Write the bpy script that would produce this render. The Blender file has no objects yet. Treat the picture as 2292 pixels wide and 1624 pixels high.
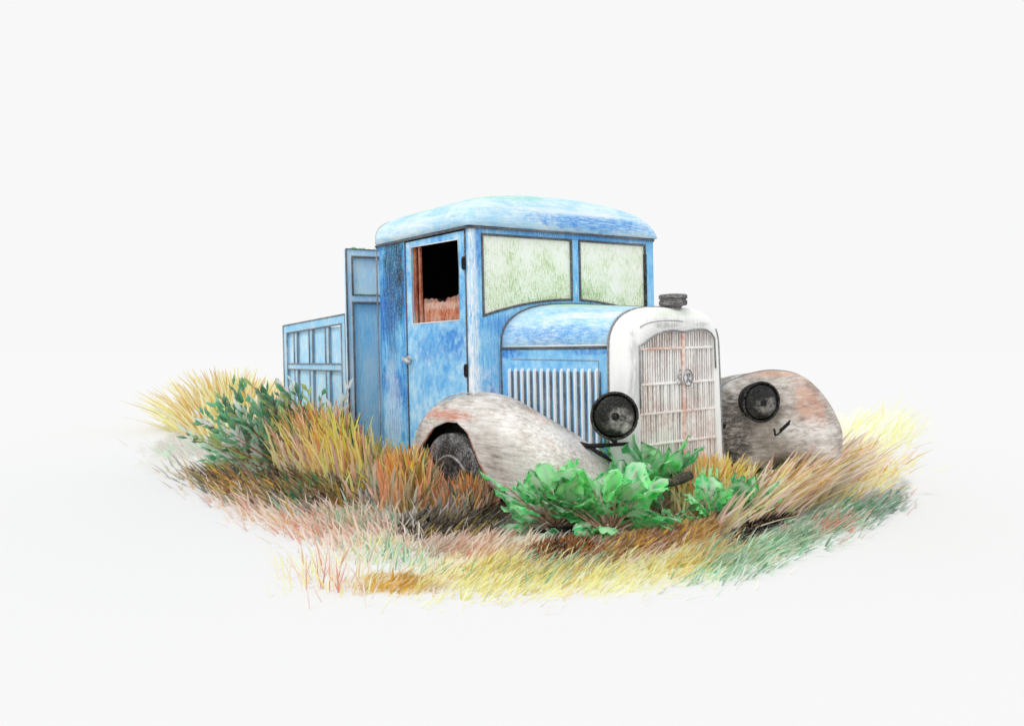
import bpy, bmesh, math, random
import numpy as np
from mathutils import Vector, Matrix, noise as mnoise
random.seed(7); rng = np.random.default_rng(7)
SC = bpy.context.scene; COL = SC.collection
R = math.radians
# ------------------------------------------------------------------ camera
cam_d = bpy.data.cameras.new('camera'); cam = bpy.data.objects.new('camera', cam_d); COL.objects.link(cam)
cam_d.sensor_width = 36; cam_d.lens = 36*1902/2291; cam_d.shift_y = -22.2/2291
cam_d.clip_start = .05; cam_d.clip_end = 6000
CAMH = 1.0
cam.location = (0, 0, CAMH); cam.rotation_euler = (R(90), 0, 0); SC.camera = cam
# ------------------------------------------------------------------ world: an even white overcast sky
W_ = bpy.data.worlds.new('World'); SC.world = W_; W_.use_nodes = True
bg = W_.node_tree.nodes['Background']; bg.inputs[0].default_value = (.938, .94, .94, 1); bg.inputs[1].default_value = 1.0
sun_d = bpy.data.lights.new('sun', 'SUN'); sun_d.energy = .95; sun_d.angle = R(14); sun_d.color = (1, .985, .96)
sun = bpy.data.objects.new('sun', sun_d); COL.objects.link(sun)
sun.rotation_euler = (R(40), 0, R(-28))
SC.view_settings.view_transform = 'Standard'; SC.view_settings.look = 'None'
SC.view_settings.exposure = 0; SC.view_settings.gamma = 1
SC.cycles.max_bounces = 6; SC.cycles.transparent_max_bounces = 8

def lin(c):
    return tuple(((x/255)/12.92 if x/255 <= .04045 else ((x/255+.055)/1.055)**2.4) for x in c)
# ------------------------------------------------------------------ materials
def new_mat(name, rough=.85, spec=.15):
    m = bpy.data.materials.new(name); m.use_nodes = True
    nt = m.node_tree; b = nt.nodes['Principled BSDF']
    b.inputs['Roughness'].default_value = rough; b.inputs['Specular IOR Level'].default_value = spec
    return m, nt, b
def N(nt, t, **k):
    n = nt.nodes.new(t)
    for a, v in k.items():
        if a in n.inputs: n.inputs[a].default_value = v
        else: setattr(n, a, v)
    return n
def ramp(nt, src, stops):
    r = nt.nodes.new('ShaderNodeValToRGB'); cr = r.color_ramp
    while len(cr.elements) > 1: cr.elements.remove(cr.elements[-1])
    cr.elements[0].position = stops[0][0]; cr.elements[0].color = (*stops[0][1], 1)
    for p, c in stops[1:]:
        e = cr.elements.new(p); e.color = (*c, 1)
    nt.links.new(src, r.inputs[0]); return r.outputs[0]
def coords(nt, scale=(1, 1, 1), rot=(0, 0, 0)):
    tc = N(nt, 'ShaderNodeTexCoord'); mp = N(nt, 'ShaderNodeMapping')
    mp.inputs['Scale'].default_value = scale; mp.inputs['Rotation'].default_value = rot
    nt.links.new(tc.outputs['Object'], mp.inputs[0]); return mp.outputs[0]
def noise_f(nt, vec, scale, detail=4, rough=.55):
    n = N(nt, 'ShaderNodeTexNoise'); n.inputs['Scale'].default_value = scale
    n.inputs['Detail'].default_value = detail; n.inputs['Roughness'].default_value = rough
    nt.links.new(vec, n.inputs['Vector']); return n.outputs[0]
def math_n(nt, op, a, b=None, clamp=False):
    n = N(nt, 'ShaderNodeMath', operation=op, use_clamp=clamp)
    for i, v in enumerate((a, b)):
        if v is None: continue
        if isinstance(v, (int, float)): n.inputs[i].default_value = v
        else: nt.links.new(v, n.inputs[i])
    return n.outputs[0]
def mix(nt, f, a, b):
    n = N(nt, 'ShaderNodeMix', data_type='RGBA')
    for i, v in ((0, f), (6, a), (7, b)):
        if isinstance(v, (int, float)): n.inputs[i].default_value = v
        elif isinstance(v, tuple): n.inputs[i].default_value = (*v, 1)
        else: nt.links.new(v, n.inputs[i])
    return n.outputs[2]
def smooth(nt, v, lo, hi):
    n = N(nt, 'ShaderNodeMapRange', interpolation_type='SMOOTHSTEP')
    nt.links.new(v, n.inputs[0]); n.inputs[1].default_value = lo; n.inputs[2].default_value = hi
    return n.outputs[0]
def blob(nt, centre, size):                       # a soft patch in object space
    tc = N(nt, 'ShaderNodeTexCoord'); mp = N(nt, 'ShaderNodeMapping', vector_type='TEXTURE')
    mp.inputs['Location'].default_value = centre; mp.inputs['Scale'].default_value = size
    nt.links.new(tc.outputs['Object'], mp.inputs[0])
    wob = N(nt, 'ShaderNodeTexNoise'); wob.inputs['Scale'].default_value = 11; wob.inputs['Detail'].default_value = 8; wob.inputs['Roughness'].default_value = .7
    nt.links.new(tc.outputs['Object'], wob.inputs['Vector'])
    ln = N(nt, 'ShaderNodeVectorMath', operation='LENGTH'); nt.links.new(mp.outputs[0], ln.inputs[0])
    v = math_n(nt, 'ADD', ln.outputs['Value'], math_n(nt, 'MULTIPLY', math_n(nt, 'SUBTRACT', wob.outputs[0], .5), 1.6))
    return smooth(nt, v, 1.05, .45)
def crayon(name, stops, stroke=(9, 9, 1.6), sscale=7, mottle=2.5, grain=.35, paper=(245, 247, 249), patches=(), rough=.8, spec=.2,
           smix=.5, gscale=130, spread=(.34, .66), bump=.0):
    """chalky old paint: mottled tones dragged into strokes, with grainy worn-through specks"""
    m, nt, b = new_mat(name, rough, spec)
    a = noise_f(nt, coords(nt), mottle, 8, .68); s = noise_f(nt, coords(nt, stroke), sscale, 7, .72)
    f = math_n(nt, 'ADD', math_n(nt, 'MULTIPLY', a, 1-smix), math_n(nt, 'MULTIPLY', s, smix))
    f = smooth(nt, f, *spread)
    n = len(stops)
    c = ramp(nt, f, [(i/(n-1), lin(x)) for i, x in enumerate(stops)])
    for centre, size, col, amt in patches:
        st = noise_f(nt, coords(nt, stroke), sscale*1.5, 4, .7)
        k = math_n(nt, 'MULTIPLY', blob(nt, centre, size), smooth(nt, st, .30, .62)); k = math_n(nt, 'MULTIPLY', k, amt)
        c = mix(nt, k, c, lin(col))
    g = noise_f(nt, coords(nt), gscale, 2, .6); g2 = noise_f(nt, coords(nt, stroke), sscale*3, 3, .6)
    k = smooth(nt, math_n(nt, 'ADD', math_n(nt, 'MULTIPLY', g, .6), math_n(nt, 'MULTIPLY', g2, .4)), .50, .64)
    k = math_n(nt, 'MULTIPLY', k, grain)
    c = mix(nt, k, c, lin(paper))
    nt.links.new(c, b.inputs['Base Color']); return m
B1, B2, B3, B4, B5 = (208, 236, 248), (154, 214, 246), (104, 186, 238), (44, 156, 226), (0, 112, 198)
M = {}
M['cab'] = crayon('cab_paint', [(70, 158, 230), B3, (134, 198, 242), B2, B1], patches=[((0, -.86, .75), (.14, .3, .5), (244, 248, 252), .9), ((-.45, -.9, .7), (.5, .3, .22), (205, 230, 248), .6),  # pale patches at the cab foot paint in a highlight
    ((-.01, -.85, 1.5), (.05, .05, 1.4), (244, 249, 252), .95), ((.0, -.80, 2.0), (.05, .035, .3), (0, 116, 210), .8), ((0, -.71, .97), (.1, .03, .08), (24, 108, 214), .8), ((0, -.6, 1.45), (.1, .2, .09), (40, 122, 214), .6), ((0, .1, 2.1), (.1, .9, .03), (0, 124, 214), .8)])  # tall pale patch paints a highlight along the front post
M['quarter'] = crayon('rear_quarter_paint', [(8, 96, 180), (40, 130, 206), B3, B2], stroke=(14, 14, 1.0), sscale=6, grain=.3,
    patches=[((-1.08, -.88, 1.95), (.20, .2, .42), (10, 58, 58), 1.0), ((-.96, -.88, 1.78), (.07, .2, .45), (12, 20, 26), .95), ((-1.1, -.88, 1.55), (.13, .2, .5), (36, 84, 140), .8), ((-1.12, -.88, .75), (.16, .2, .55), (214, 236, 250), .7)])
M['door'] = crayon('door_paint', [(78, 160, 230), (112, 186, 240), (138, 202, 244), (166, 216, 247), (198, 230, 249)], stroke=(3, 3, 2.2), sscale=6, mottle=3.5, grain=.28,
    patches=[((-.22, -.9, 1.35), (.26, .2, .16), (0, 126, 216), .9), ((-.55, -.9, 1.3), (.22, .2, .14), (10, 140, 224), .7), ((-.4, -.9, .78), (.4, .2, .2), (196, 226, 246), .5)])
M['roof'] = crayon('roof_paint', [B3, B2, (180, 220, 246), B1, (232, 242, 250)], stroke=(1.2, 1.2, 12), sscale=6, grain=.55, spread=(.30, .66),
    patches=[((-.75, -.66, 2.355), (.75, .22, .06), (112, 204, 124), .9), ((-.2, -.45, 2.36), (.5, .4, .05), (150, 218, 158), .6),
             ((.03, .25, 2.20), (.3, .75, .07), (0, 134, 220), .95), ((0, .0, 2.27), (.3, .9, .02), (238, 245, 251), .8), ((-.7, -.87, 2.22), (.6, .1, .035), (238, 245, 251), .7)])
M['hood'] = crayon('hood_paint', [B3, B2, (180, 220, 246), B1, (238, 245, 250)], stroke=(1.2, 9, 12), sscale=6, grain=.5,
    patches=[((.45, -.1, 1.6), (.75, .35, .06), (186, 222, 176), .95), ((.45, -.32, 1.5), (.7, .2, .035), (246, 249, 252), .9), ((.5, -.54, 1.385), (.62, .2, .085), (0, 136, 222), .75)])  # white patch paints the hood-top highlight; the green one is moss stain
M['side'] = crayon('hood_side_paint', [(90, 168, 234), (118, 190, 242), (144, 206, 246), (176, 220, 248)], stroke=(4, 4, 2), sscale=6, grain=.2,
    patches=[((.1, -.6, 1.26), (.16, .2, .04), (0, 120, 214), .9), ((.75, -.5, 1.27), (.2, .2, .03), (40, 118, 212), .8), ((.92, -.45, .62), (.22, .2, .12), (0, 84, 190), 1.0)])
M['louver'] = crayon('louver_paint', [B1, (226, 242, 252), (244, 249, 253), (253, 254, 254)], stroke=(12, 12, 1), sscale=7, grain=.4)
M['bed'] = crayon('cargo_paint', [B3, B2, (184, 220, 246), B1], stroke=(14, 14, 1.2), sscale=7, grain=.35)
M['bed_pale'] = crayon('cargo_panel_paint', [(150, 212, 252), (176, 226, 254), (206, 238, 254), (234, 248, 255)], stroke=(10, 10, 1.2), sscale=6, grain=.4)
M['pale_panel'] = crayon('bulkhead_panel_paint', [(120, 206, 255), (146, 220, 255), (172, 232, 255), (206, 242, 255)], stroke=(10, 10, 1.2), sscale=6, grain=.4)
M['upper_pane'] = crayon('faded_upper_panel_paint', [(180, 232, 255), (206, 244, 255), (222, 250, 255), (240, 254, 255)], stroke=(10, 10, 2), sscale=5, grain=.4)
M['shell'] = crayon('radiator_shell_paint', [(242, 242, 242), (249, 249, 249), (252, 252, 252), (253, 253, 253)], stroke=(3, 8, 1), sscale=7, grain=.3, rough=.6,
    patches=[((1.02, -.05, 1.50), (.2, .3, .03), (206, 228, 188), .5), ((1.05, -.12, 1.425), (.2, .16, .02), (168, 168, 170), .8), ((1.05, .2, 1.43), (.2, .1, .018), (190, 190, 190), .7), ((1.04, -.40, 1.0), (.10, .035, .6), (184, 184, 186), .75), ((1.0, -.1, 1.45), (.3, .34, .03), (206, 206, 206), .6)])  # grey patches paint edge shading into the white
M['bar'] = crayon('grille_bar_paint', [(206, 176, 166), (236, 226, 222), (252, 250, 249), (254, 254, 254)], stroke=(20, 20, 5), sscale=6, grain=.35)
M['bar_rust'] = crayon('rusty_bar_paint', [(206, 140, 118), (226, 180, 164), (244, 222, 214), (250, 242, 238)], stroke=(4, 4, 4), sscale=9, grain=.5)
M['back'] = crayon('radiator_core', [(18, 17, 17), (34, 33, 33), (56, 54, 54), (84, 80, 78)], stroke=(30, 30, 2), sscale=6, grain=.1)
M['fender'] = crayon('fender_metal', [(124, 116, 109), (178, 170, 162), (208, 201, 194), (230, 226, 221), (253, 252, 251)], stroke=(1.2, 10, 13), sscale=5, mottle=2.2, grain=.25, smix=.5, spread=(.30, .68),
    patches=[((-.1, -.62, 1.0), (.3, .12, .12), (214, 150, 116), .8), ((.35, -.48, .88), (.4, .07, .1), (190, 132, 66), .9), ((-.2, -1.0, .86), (.5, .09, .05), (206, 110, 66), .8), ((.45, -.80, .86), (.25, .045, .1), (218, 140, 104), .8), ((.7, -.86, .66), (.2, .05, .12), (218, 146, 112), .7), ((-.55, -.9, .8), (.14, .3, .3), (110, 104, 98), .7),
             ((.35, -.8, .92), (.6, .06, .05), (100, 96, 92), .6), ((.6, -.85, .62), (.3, .16, .12), (250, 250, 250), .7), ((.25, -.72, .93), (.2, .04, .1), (216, 140, 112), .6)])
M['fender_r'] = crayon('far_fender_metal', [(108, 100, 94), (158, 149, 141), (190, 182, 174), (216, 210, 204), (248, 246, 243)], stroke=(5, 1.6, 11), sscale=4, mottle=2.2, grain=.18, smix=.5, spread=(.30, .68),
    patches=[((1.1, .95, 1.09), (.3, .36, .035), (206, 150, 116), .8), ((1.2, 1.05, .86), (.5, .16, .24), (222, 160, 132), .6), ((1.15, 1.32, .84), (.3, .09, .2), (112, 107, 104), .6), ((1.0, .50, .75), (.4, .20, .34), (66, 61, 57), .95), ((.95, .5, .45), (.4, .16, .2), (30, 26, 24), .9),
             ((1.1, .62, .60), (.4, .12, .12), (30, 26, 24), .8), ((1.2, 1.0, .70), (.4, .25, .1), (246, 244, 242), .7)])  # darkest grille-side patches paint in shading; orange ones are rust
M['line'] = crayon('dark_seal', [(54, 54, 58), (84, 84, 88), (120, 120, 124)], stroke=(8, 8, 8), sscale=8, grain=.3, gscale=160)
M['softline'] = crayon('grey_bead', [(104, 104, 108), (136, 136, 140), (176, 178, 182)], stroke=(8, 8, 8), sscale=8, grain=.4, gscale=160)
M['black'] = crayon('black_metal', [(10, 9, 9), (24, 22, 21), (44, 40, 38)], stroke=(5, 5, 5), sscale=6, grain=.06)
M['iron'] = crayon('blackened_iron', [(18, 17, 16), (38, 36, 34), (84, 80, 76)], stroke=(5, 5, 5), sscale=6, grain=.15)
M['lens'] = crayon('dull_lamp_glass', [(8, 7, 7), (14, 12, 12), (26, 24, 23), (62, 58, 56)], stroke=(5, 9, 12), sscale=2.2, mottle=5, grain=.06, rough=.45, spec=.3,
    patches=[((1.16, -.645, .885), (.12, .10, .075), (168, 164, 160), .95), ((1.16, .69, .88), (.12, .09, .07), (150, 146, 142), .9), ((1.16, -.60, .83), (.12, .05, .04), (196, 192, 188), .8), ((1.16, -.645, .905), (.3, .02, .016), (10, 9, 9), 1.)])  # grey patches paint reflections onto the dark lens
M['lampbowl'] = crayon('lamp_reflector', [(60, 56, 54), (120, 116, 112), (170, 166, 162)], stroke=(8, 8, 8), sscale=4, grain=.2, rough=.5)
M['stub'] = crayon('weathered_iron', [(40, 36, 30), (84, 78, 66), (120, 112, 98)], stroke=(5, 5, 5), sscale=6, grain=.1)
M['rust_lip'] = crayon('rusty_lip', [(120, 84, 66), (168, 110, 84), (190, 150, 130), (150, 146, 142)], stroke=(5, 5, 5), sscale=5, grain=.25)
M['chrome'] = crayon('worn_nickel', [(60, 60, 62), (150, 150, 154), (220, 220, 224), (246, 246, 248)], stroke=(8, 8, 30), sscale=4, grain=.2, rough=.4, spec=.6)
M['slot'] = crayon('louver_slot_grey', [(70, 72, 80), (104, 108, 116), (136, 140, 148)], stroke=(9, 9, 2), sscale=6, grain=.3)  # grey for the strips between the raised ribs
M['cap'] = crayon('cap_metal', [(34, 33, 33), (62, 60, 60), (104, 102, 102), (150, 148, 148)], stroke=(3, 3, 30), sscale=5, grain=.3, rough=.6)
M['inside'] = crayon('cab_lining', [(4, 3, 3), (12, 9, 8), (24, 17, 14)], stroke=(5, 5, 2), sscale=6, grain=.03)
M['rust'] = crayon('rusty_brown_metal', [(120, 52, 26), (158, 78, 46), (176, 104, 76), (204, 168, 150)], stroke=(10, 10, 1.5), sscale=6, grain=.25)
M['seat'] = crayon('seat_leather', [(112, 46, 20), (150, 70, 40), (176, 110, 84), (204, 176, 160)], stroke=(10, 10, 1.6), sscale=5, grain=.3,
    patches=[((-1.1, -.4, 1.64), (.4, .4, .07), (206, 182, 168), .9)])
M['tyre'] = crayon('old_tyre_rubber', [(18, 17, 17), (44, 42, 42), (96, 94, 94), (150, 148, 148)], stroke=(3, 8, 3), sscale=6, grain=.3)
M['wheel'] = crayon('wheel_metal', [(90, 88, 90), (130, 128, 130), (170, 168, 170), (206, 206, 208)], stroke=(4, 8, 4), sscale=6, grain=.35)
M['moss'] = crayon('moss', [(70, 150, 70), (110, 184, 104), (160, 214, 150)], stroke=(6, 6, 6), sscale=8, grain=.3)
M['rust_panel'] = crayon('rust_panel_paint', [(150, 58, 16), (172, 80, 34), (192, 116, 80), (214, 176, 158)], stroke=(9, 9, 2), sscale=6, grain=.3,
    patches=[((-.4, -.84, 1.66), (.6, .3, .035), (122, 102, 96), .9), ((-.4, -.84, 1.61), (.5, .3, .035), (212, 186, 172), .8)])
M['glass'] = None
def glass_mat():  # reflected foliage painted as green streaks on opaque panes
    m, nt, b = new_mat('painted_reflection_glass', .35, .4)
    s = noise_f(nt, coords(nt, (26, 26, 4.5), (R(18), 0, 0)), 4.2, 5, .75); a = noise_f(nt, coords(nt), 3.4, 4, .6)
    g = noise_f(nt, coords(nt), 95, 2, .6)
    tc = N(nt, 'ShaderNodeTexCoord'); sx = N(nt, 'ShaderNodeSeparateXYZ'); nt.links.new(tc.outputs['Object'], sx.inputs[0])
    low = smooth(nt, sx.outputs[2], 2.1, 1.5)
    f = math_n(nt, 'ADD', math_n(nt, 'MULTIPLY', s, .5), math_n(nt, 'MULTIPLY', a, .3)); f = math_n(nt, 'ADD', f, math_n(nt, 'MULTIPLY', g, .2))
    f = math_n(nt, 'ADD', f, math_n(nt, 'MULTIPLY', low, .05)); f = smooth(nt, f, .45, .68)
    c = ramp(nt, f, [(0, lin((250, 252, 246))), (.35, lin((228, 240, 210))), (.62, lin((196, 218, 170))), (.85, lin((150, 184, 122))), (1, lin((112, 150, 96)))])
    nt.links.new(c, b.inputs['Base Color']); return m
M['glass'] = glass_mat()
def vcol_mat(name, rough=.9, grain=.3, gs=140, trans=0.0):
    m, nt, b = new_mat(name, rough, .0)
    a = N(nt, 'ShaderNodeVertexColor', layer_name='Col')
    k = math_n(nt, 'MULTIPLY', smooth(nt, noise_f(nt, coords(nt), gs, 3, .65), .48, .62), grain)
    c = mix(nt, k, a.outputs[0], (.812, .815, .818) if name.startswith('pale') else lin((252, 252, 248)))
    nt.links.new(c, b.inputs['Base Color'])
    if trans:
        tr = N(nt, 'ShaderNodeBsdfTranslucent'); nt.links.new(c, tr.inputs[0]); ms_ = N(nt, 'ShaderNodeMixShader'); ms_.inputs[0].default_value = trans
        nt.links.new(b.outputs[0], ms_.inputs[1]); nt.links.new(tr.outputs[0], ms_.inputs[2]); nt.links.new(ms_.outputs[0], nt.nodes['Material Output'].inputs[0])
    return m
M['blade'] = vcol_mat('grass_blades', grain=.16, gs=70, trans=.30)
M['leaf'] = vcol_mat('broad_leaves', grain=.16, gs=80, trans=.4)
M['ground'] = vcol_mat('pale_chalky_ground', grain=.35, gs=28)

# ------------------------------------------------------------------ mesh helpers
class MB:
    def __init__(s): s.v = []; s.f = []; s.c = []
    def add(s, vs, fs, cols=None):
        k = len(s.v); s.v += [tuple(p) for p in vs]; s.f += [tuple(i+k for i in f) for f in fs]
        if cols is not None: s.c += list(cols)
        return s
    def box(s, x0, x1, y0, y1, z0, z1):
        return s.add([(x, y, z) for x in (x0, x1) for y in (y0, y1) for z in (z0, z1)],
              [(0, 1, 3, 2), (4, 6, 7, 5), (0, 4, 5, 1), (2, 3, 7, 6), (0, 2, 6, 4), (1, 5, 7, 3)])
    def tube(s, pts, r, n=6, closed=False):
        pts = [Vector(p) for p in pts]; rr = r if isinstance(r, (list, tuple)) else [r]*len(pts); rings = []
        m = len(pts); up = Vector((.13, .21, .97))
        for i, p in enumerate(pts):
            a = pts[(i-1) % m] if (closed or i) else pts[0]; b = pts[(i+1) % m] if (closed or i < m-1) else pts[-1]
            t = (b-a).normalized() if (b-a).length else Vector((0, 0, 1)); u = t.cross(up)
            if u.length < .05: u = t.cross(Vector((1, 0, 0)))
            u.normalize(); w = t.cross(u)
            rings.append([p + (u*math.cos(q)+w*math.sin(q))*rr[i] for q in [2*math.pi*j/n for j in range(n)]])
        vs = [q for g in rings for q in g]; fs = []
        for i in range(m if closed else m-1):
            for j in range(n): fs.append((i*n+j, i*n+(j+1) % n, ((i+1) % m)*n+(j+1) % n, ((i+1) % m)*n+j))
        if not closed: fs += [tuple(range(n))[::-1], tuple((m-1)*n+j for j in range(n))]
        return s.add(vs, fs)
    def loft(s, secs, cap=False, close=False):
        n = len(secs[0]); vs = [p for q in secs for p in q]; fs = []
        for i in range(len(secs)-1):
            for j in range(n if close else n-1):
                fs.append((i*n+j, i*n+(j+1) % n, (i+1)*n+(j+1) % n, (i+1)*n+j))
        if cap: fs += [tuple(range(n))[::-1], tuple((len(secs)-1)*n+j for j in range(n))]
        return s.add(vs, fs)
    def lathe(s, prof, mat, n=28):           # prof: (radius, height) along local z, mat places it
        secs = []
        for r, h in prof: secs.append([mat @ Vector((r*math.cos(2*math.pi*j/n), r*math.sin(2*math.pi*j/n), h)) for j in range(n)])
        return s.loft(secs, close=True, cap=True)
    def prism(s, poly, fn0, fn1):
        n = len(poly); vs = [fn0(p) for p in poly]+[fn1(p) for p in poly]
        fs = [tuple(range(n)), tuple(range(n, 2*n))[::-1]]+[(i, i+n, (i+1) % n+n, (i+1) % n) for i in range(n)]
        return s.add(vs, fs)
    def ring(s, outer, inner, fn0, fn1):     # outer and inner outlines with the same number of points
        n = len(outer); o0 = [fn0(p) for p in outer]; i0 = [fn0(p) for p in inner]; o1 = [fn1(p) for p in outer]; i1 = [fn1(p) for p in inner]
        fs = []
        for a in range(n):
            b = (a+1) % n
            fs += [(a, b, n+b, n+a), (2*n+a, 3*n+a, 3*n+b, 2*n+b), (a, 2*n+a, 2*n+b, b), (n+a, n+b, 3*n+b, 3*n+a)]
        return s.add(o0+i0+o1+i1, fs)
    def obj(s, name, mat, parent=None, smooth_=False, bevel=0, solid=0, label=None, angle=None):
        me = bpy.data.meshes.new(name); me.from_pydata(s.v, [], s.f); me.update()
        bm = bmesh.new(); bm.from_mesh(me); bmesh.ops.recalc_face_normals(bm, faces=bm.faces); bm.to_mesh(me); bm.free()
        if s.c:
            at = me.color_attributes.new('Col', 'FLOAT_COLOR', 'POINT')
            at.data.foreach_set('color', np.array([(*c[:3], 1.) for c in s.c], dtype=np.float32).ravel())
        o = bpy.data.objects.new(name, me); COL.objects.link(o); me.materials.append(mat)
        if parent: o.parent = parent
        if smooth_:
            me.polygons.foreach_set('use_smooth', [True]*len(me.polygons))
            if angle: me.set_sharp_from_angle(angle=R(angle))
        if solid:
            m = o.modifiers.new('thick', 'SOLIDIFY'); m.thickness = solid; m.offset = 0
        if bevel:
            m = o.modifiers.new('bevel', 'BEVEL'); m.width = bevel; m.segments = 2; m.limit_method = 'ANGLE'; m.angle_limit = R(40)
        if label: o['label'] = label
        return o
def thing(name, label, cat, loc=(0, 0, 0), rot=(0, 0, 0), group=None):
    o = bpy.data.objects.new(name, None); COL.objects.link(o); o.location = loc; o.rotation_euler = rot
    o['label'] = label; o['category'] = cat
    if group: o['group'] = group
    o.empty_display_size = .1
    return o

# ================================================================== GROUND
CX, FX, HY = 1145.5, 1902., 789.8
def g2w(u, v):                                     # point of the ground seen at (u, v) of the picture
    d = CAMH*FX/(v-HY); return (u-CX)*d/FX, d
# washes of earth and dry litter: u, v, ru, rv, tilt(deg, counter-clockwise on picture), colour, strength
WASH = [
 (500, 935, 110, 22, 0, (226, 206, 128), .55), (640, 905, 110, 14, 0, (242, 236, 190), .5),
 (430, 995, 95, 26, 6, (204, 199, 188), .85), (560, 985, 90, 30, 0, (214, 222, 208), .6), (620, 1045, 160, 30, -6, (178, 172, 152), .85), (380, 1040, 70, 22, 0, (226, 224, 216), .6),
 (740, 985, 100, 55, 0, (226, 178, 112), .6), (560, 1090, 140, 28, -14, (160, 128, 70), .8), (720, 1090, 150, 42, -10, (146, 116, 66), .85),
 (640, 1150, 170, 34, -16, (206, 178, 150), .65), (780, 1180, 150, 45, -8, (222, 192, 176), .75), (820, 1230, 110, 30, 0, (228, 214, 192), .5),
 (880, 1060, 90, 70, 0, (196, 160, 90), .7), (930, 1085, 60, 70, 0, (206, 128, 60), .75), (860, 1140, 90, 40, 0, (176, 160, 110), .7),
 (1000, 1160, 130, 42, 6, (134, 126, 104), .95), (1080, 1130, 90, 40, 12, (118, 76, 42), .85), (1060, 1200, 140, 30, 4, (196, 166, 142), .75),
 (890, 1305, 90, 24, 0, (214, 184, 80), .6), (1020, 1270, 120, 34, 6, (232, 222, 156), .6), (1250, 1270, 220, 45, 6, (232, 222, 140), .65), (1180, 1230, 140, 22, 4, (220, 200, 120), .7),
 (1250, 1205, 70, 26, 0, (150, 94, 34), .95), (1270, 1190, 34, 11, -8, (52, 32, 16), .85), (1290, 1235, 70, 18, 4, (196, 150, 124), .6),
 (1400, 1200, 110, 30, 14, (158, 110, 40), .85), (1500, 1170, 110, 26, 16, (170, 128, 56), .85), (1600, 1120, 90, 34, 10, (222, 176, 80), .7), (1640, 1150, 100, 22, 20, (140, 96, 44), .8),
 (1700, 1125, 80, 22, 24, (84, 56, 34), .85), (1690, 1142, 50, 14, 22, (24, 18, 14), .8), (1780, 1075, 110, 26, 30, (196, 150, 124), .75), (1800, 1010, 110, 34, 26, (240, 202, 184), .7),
 (1560, 1230, 160, 36, 12, (214, 200, 116), .6), (1700, 1210, 150, 36, 18, (168, 190, 156), .7), (1850, 1150, 130, 34, 22, (144, 172, 146), .75), (1960, 1115, 70, 22, 22, (130, 146, 134), .7),
 (1900, 1060, 110, 34, 24, (240, 222, 160), .6), (1950, 960, 90, 50, 0, (248, 248, 214), .5), (1450, 1290, 180, 30, 8, (236, 236, 180), .5), (1660, 1250, 140, 22, 12, (220, 220, 170), .5),
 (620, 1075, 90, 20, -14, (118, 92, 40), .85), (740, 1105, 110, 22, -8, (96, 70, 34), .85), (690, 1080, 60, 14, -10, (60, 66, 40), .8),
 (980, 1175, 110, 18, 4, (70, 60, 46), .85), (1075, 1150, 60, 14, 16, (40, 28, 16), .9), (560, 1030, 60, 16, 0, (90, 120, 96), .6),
 (895, 1310, 46, 10, 0, (196, 154, 40), .6), (1840, 1170, 52, 12, 24, (90, 140, 100), .7), (1640, 1085, 60, 26, 10, (240, 200, 60), .7),
 (1340, 1120, 200, 60, 0, (150, 200, 150), .5), (1250, 1150, 140, 34, 0, (196, 214, 180), .5),
]
def vnoise(x, y, seed=0):                           # vectorised value noise
    xi = np.floor(x).astype(np.int64); yi = np.floor(y).astype(np.int64); fx = x-xi; fy = y-yi
    fx = fx*fx*(3-2*fx); fy = fy*fy*(3-2*fy)
    def h(a, b):
        n = (a*374761393+b*668265263+seed*974634777) & 0x7fffffff; n = ((n ^ (n >> 13))*1274126177) & 0x7fffffff
        return ((n ^ (n >> 16)) & 0xffff)/65535.
    return (h(xi, yi)*(1-fx)+h(xi+1, yi)*fx)*(1-fy)+(h(xi, yi+1)*(1-fx)+h(xi+1, yi+1)*fx)*fy
def fbm(x, y, seed=0, o=4):
    s = 0; a = .5
    for i in range(o): s = s+a*vnoise(x, y, seed+i); x = x*2.03+7.1; y = y*2.03+3.3; a *= .5
    return s
PAPER = np.array((.810, .812, .814))
def wash(u, v):
    c = np.tile(PAPER, (len(u), 1)); n1 = fbm(u/26, v/16, 3)-.47; n2 = fbm(u/9, v/9, 9)-.47
    for i, (cu, cv, ru, rv, t, col, k) in enumerate(WASH):
        a = R(t); du = u-cu; dv = v-cv; x = (du*math.cos(a)-dv*math.sin(a))/ru; y = (du*math.sin(a)+dv*math.cos(a))/rv
        r = np.sqrt(x*x+y*y)+n1*1.2+n2*.5
        w = np.clip((1.2-r)/.5, 0, 1); w = w*w*(3-2*w)*min(1, k*1.15)*(.75+.5*fbm(u/14+i*9.7, v/10, 21+i))
        w = np.clip(w, 0, 1)[:, None]; c = c*(1-w)+np.array(lin(col))*w
    return c
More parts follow.
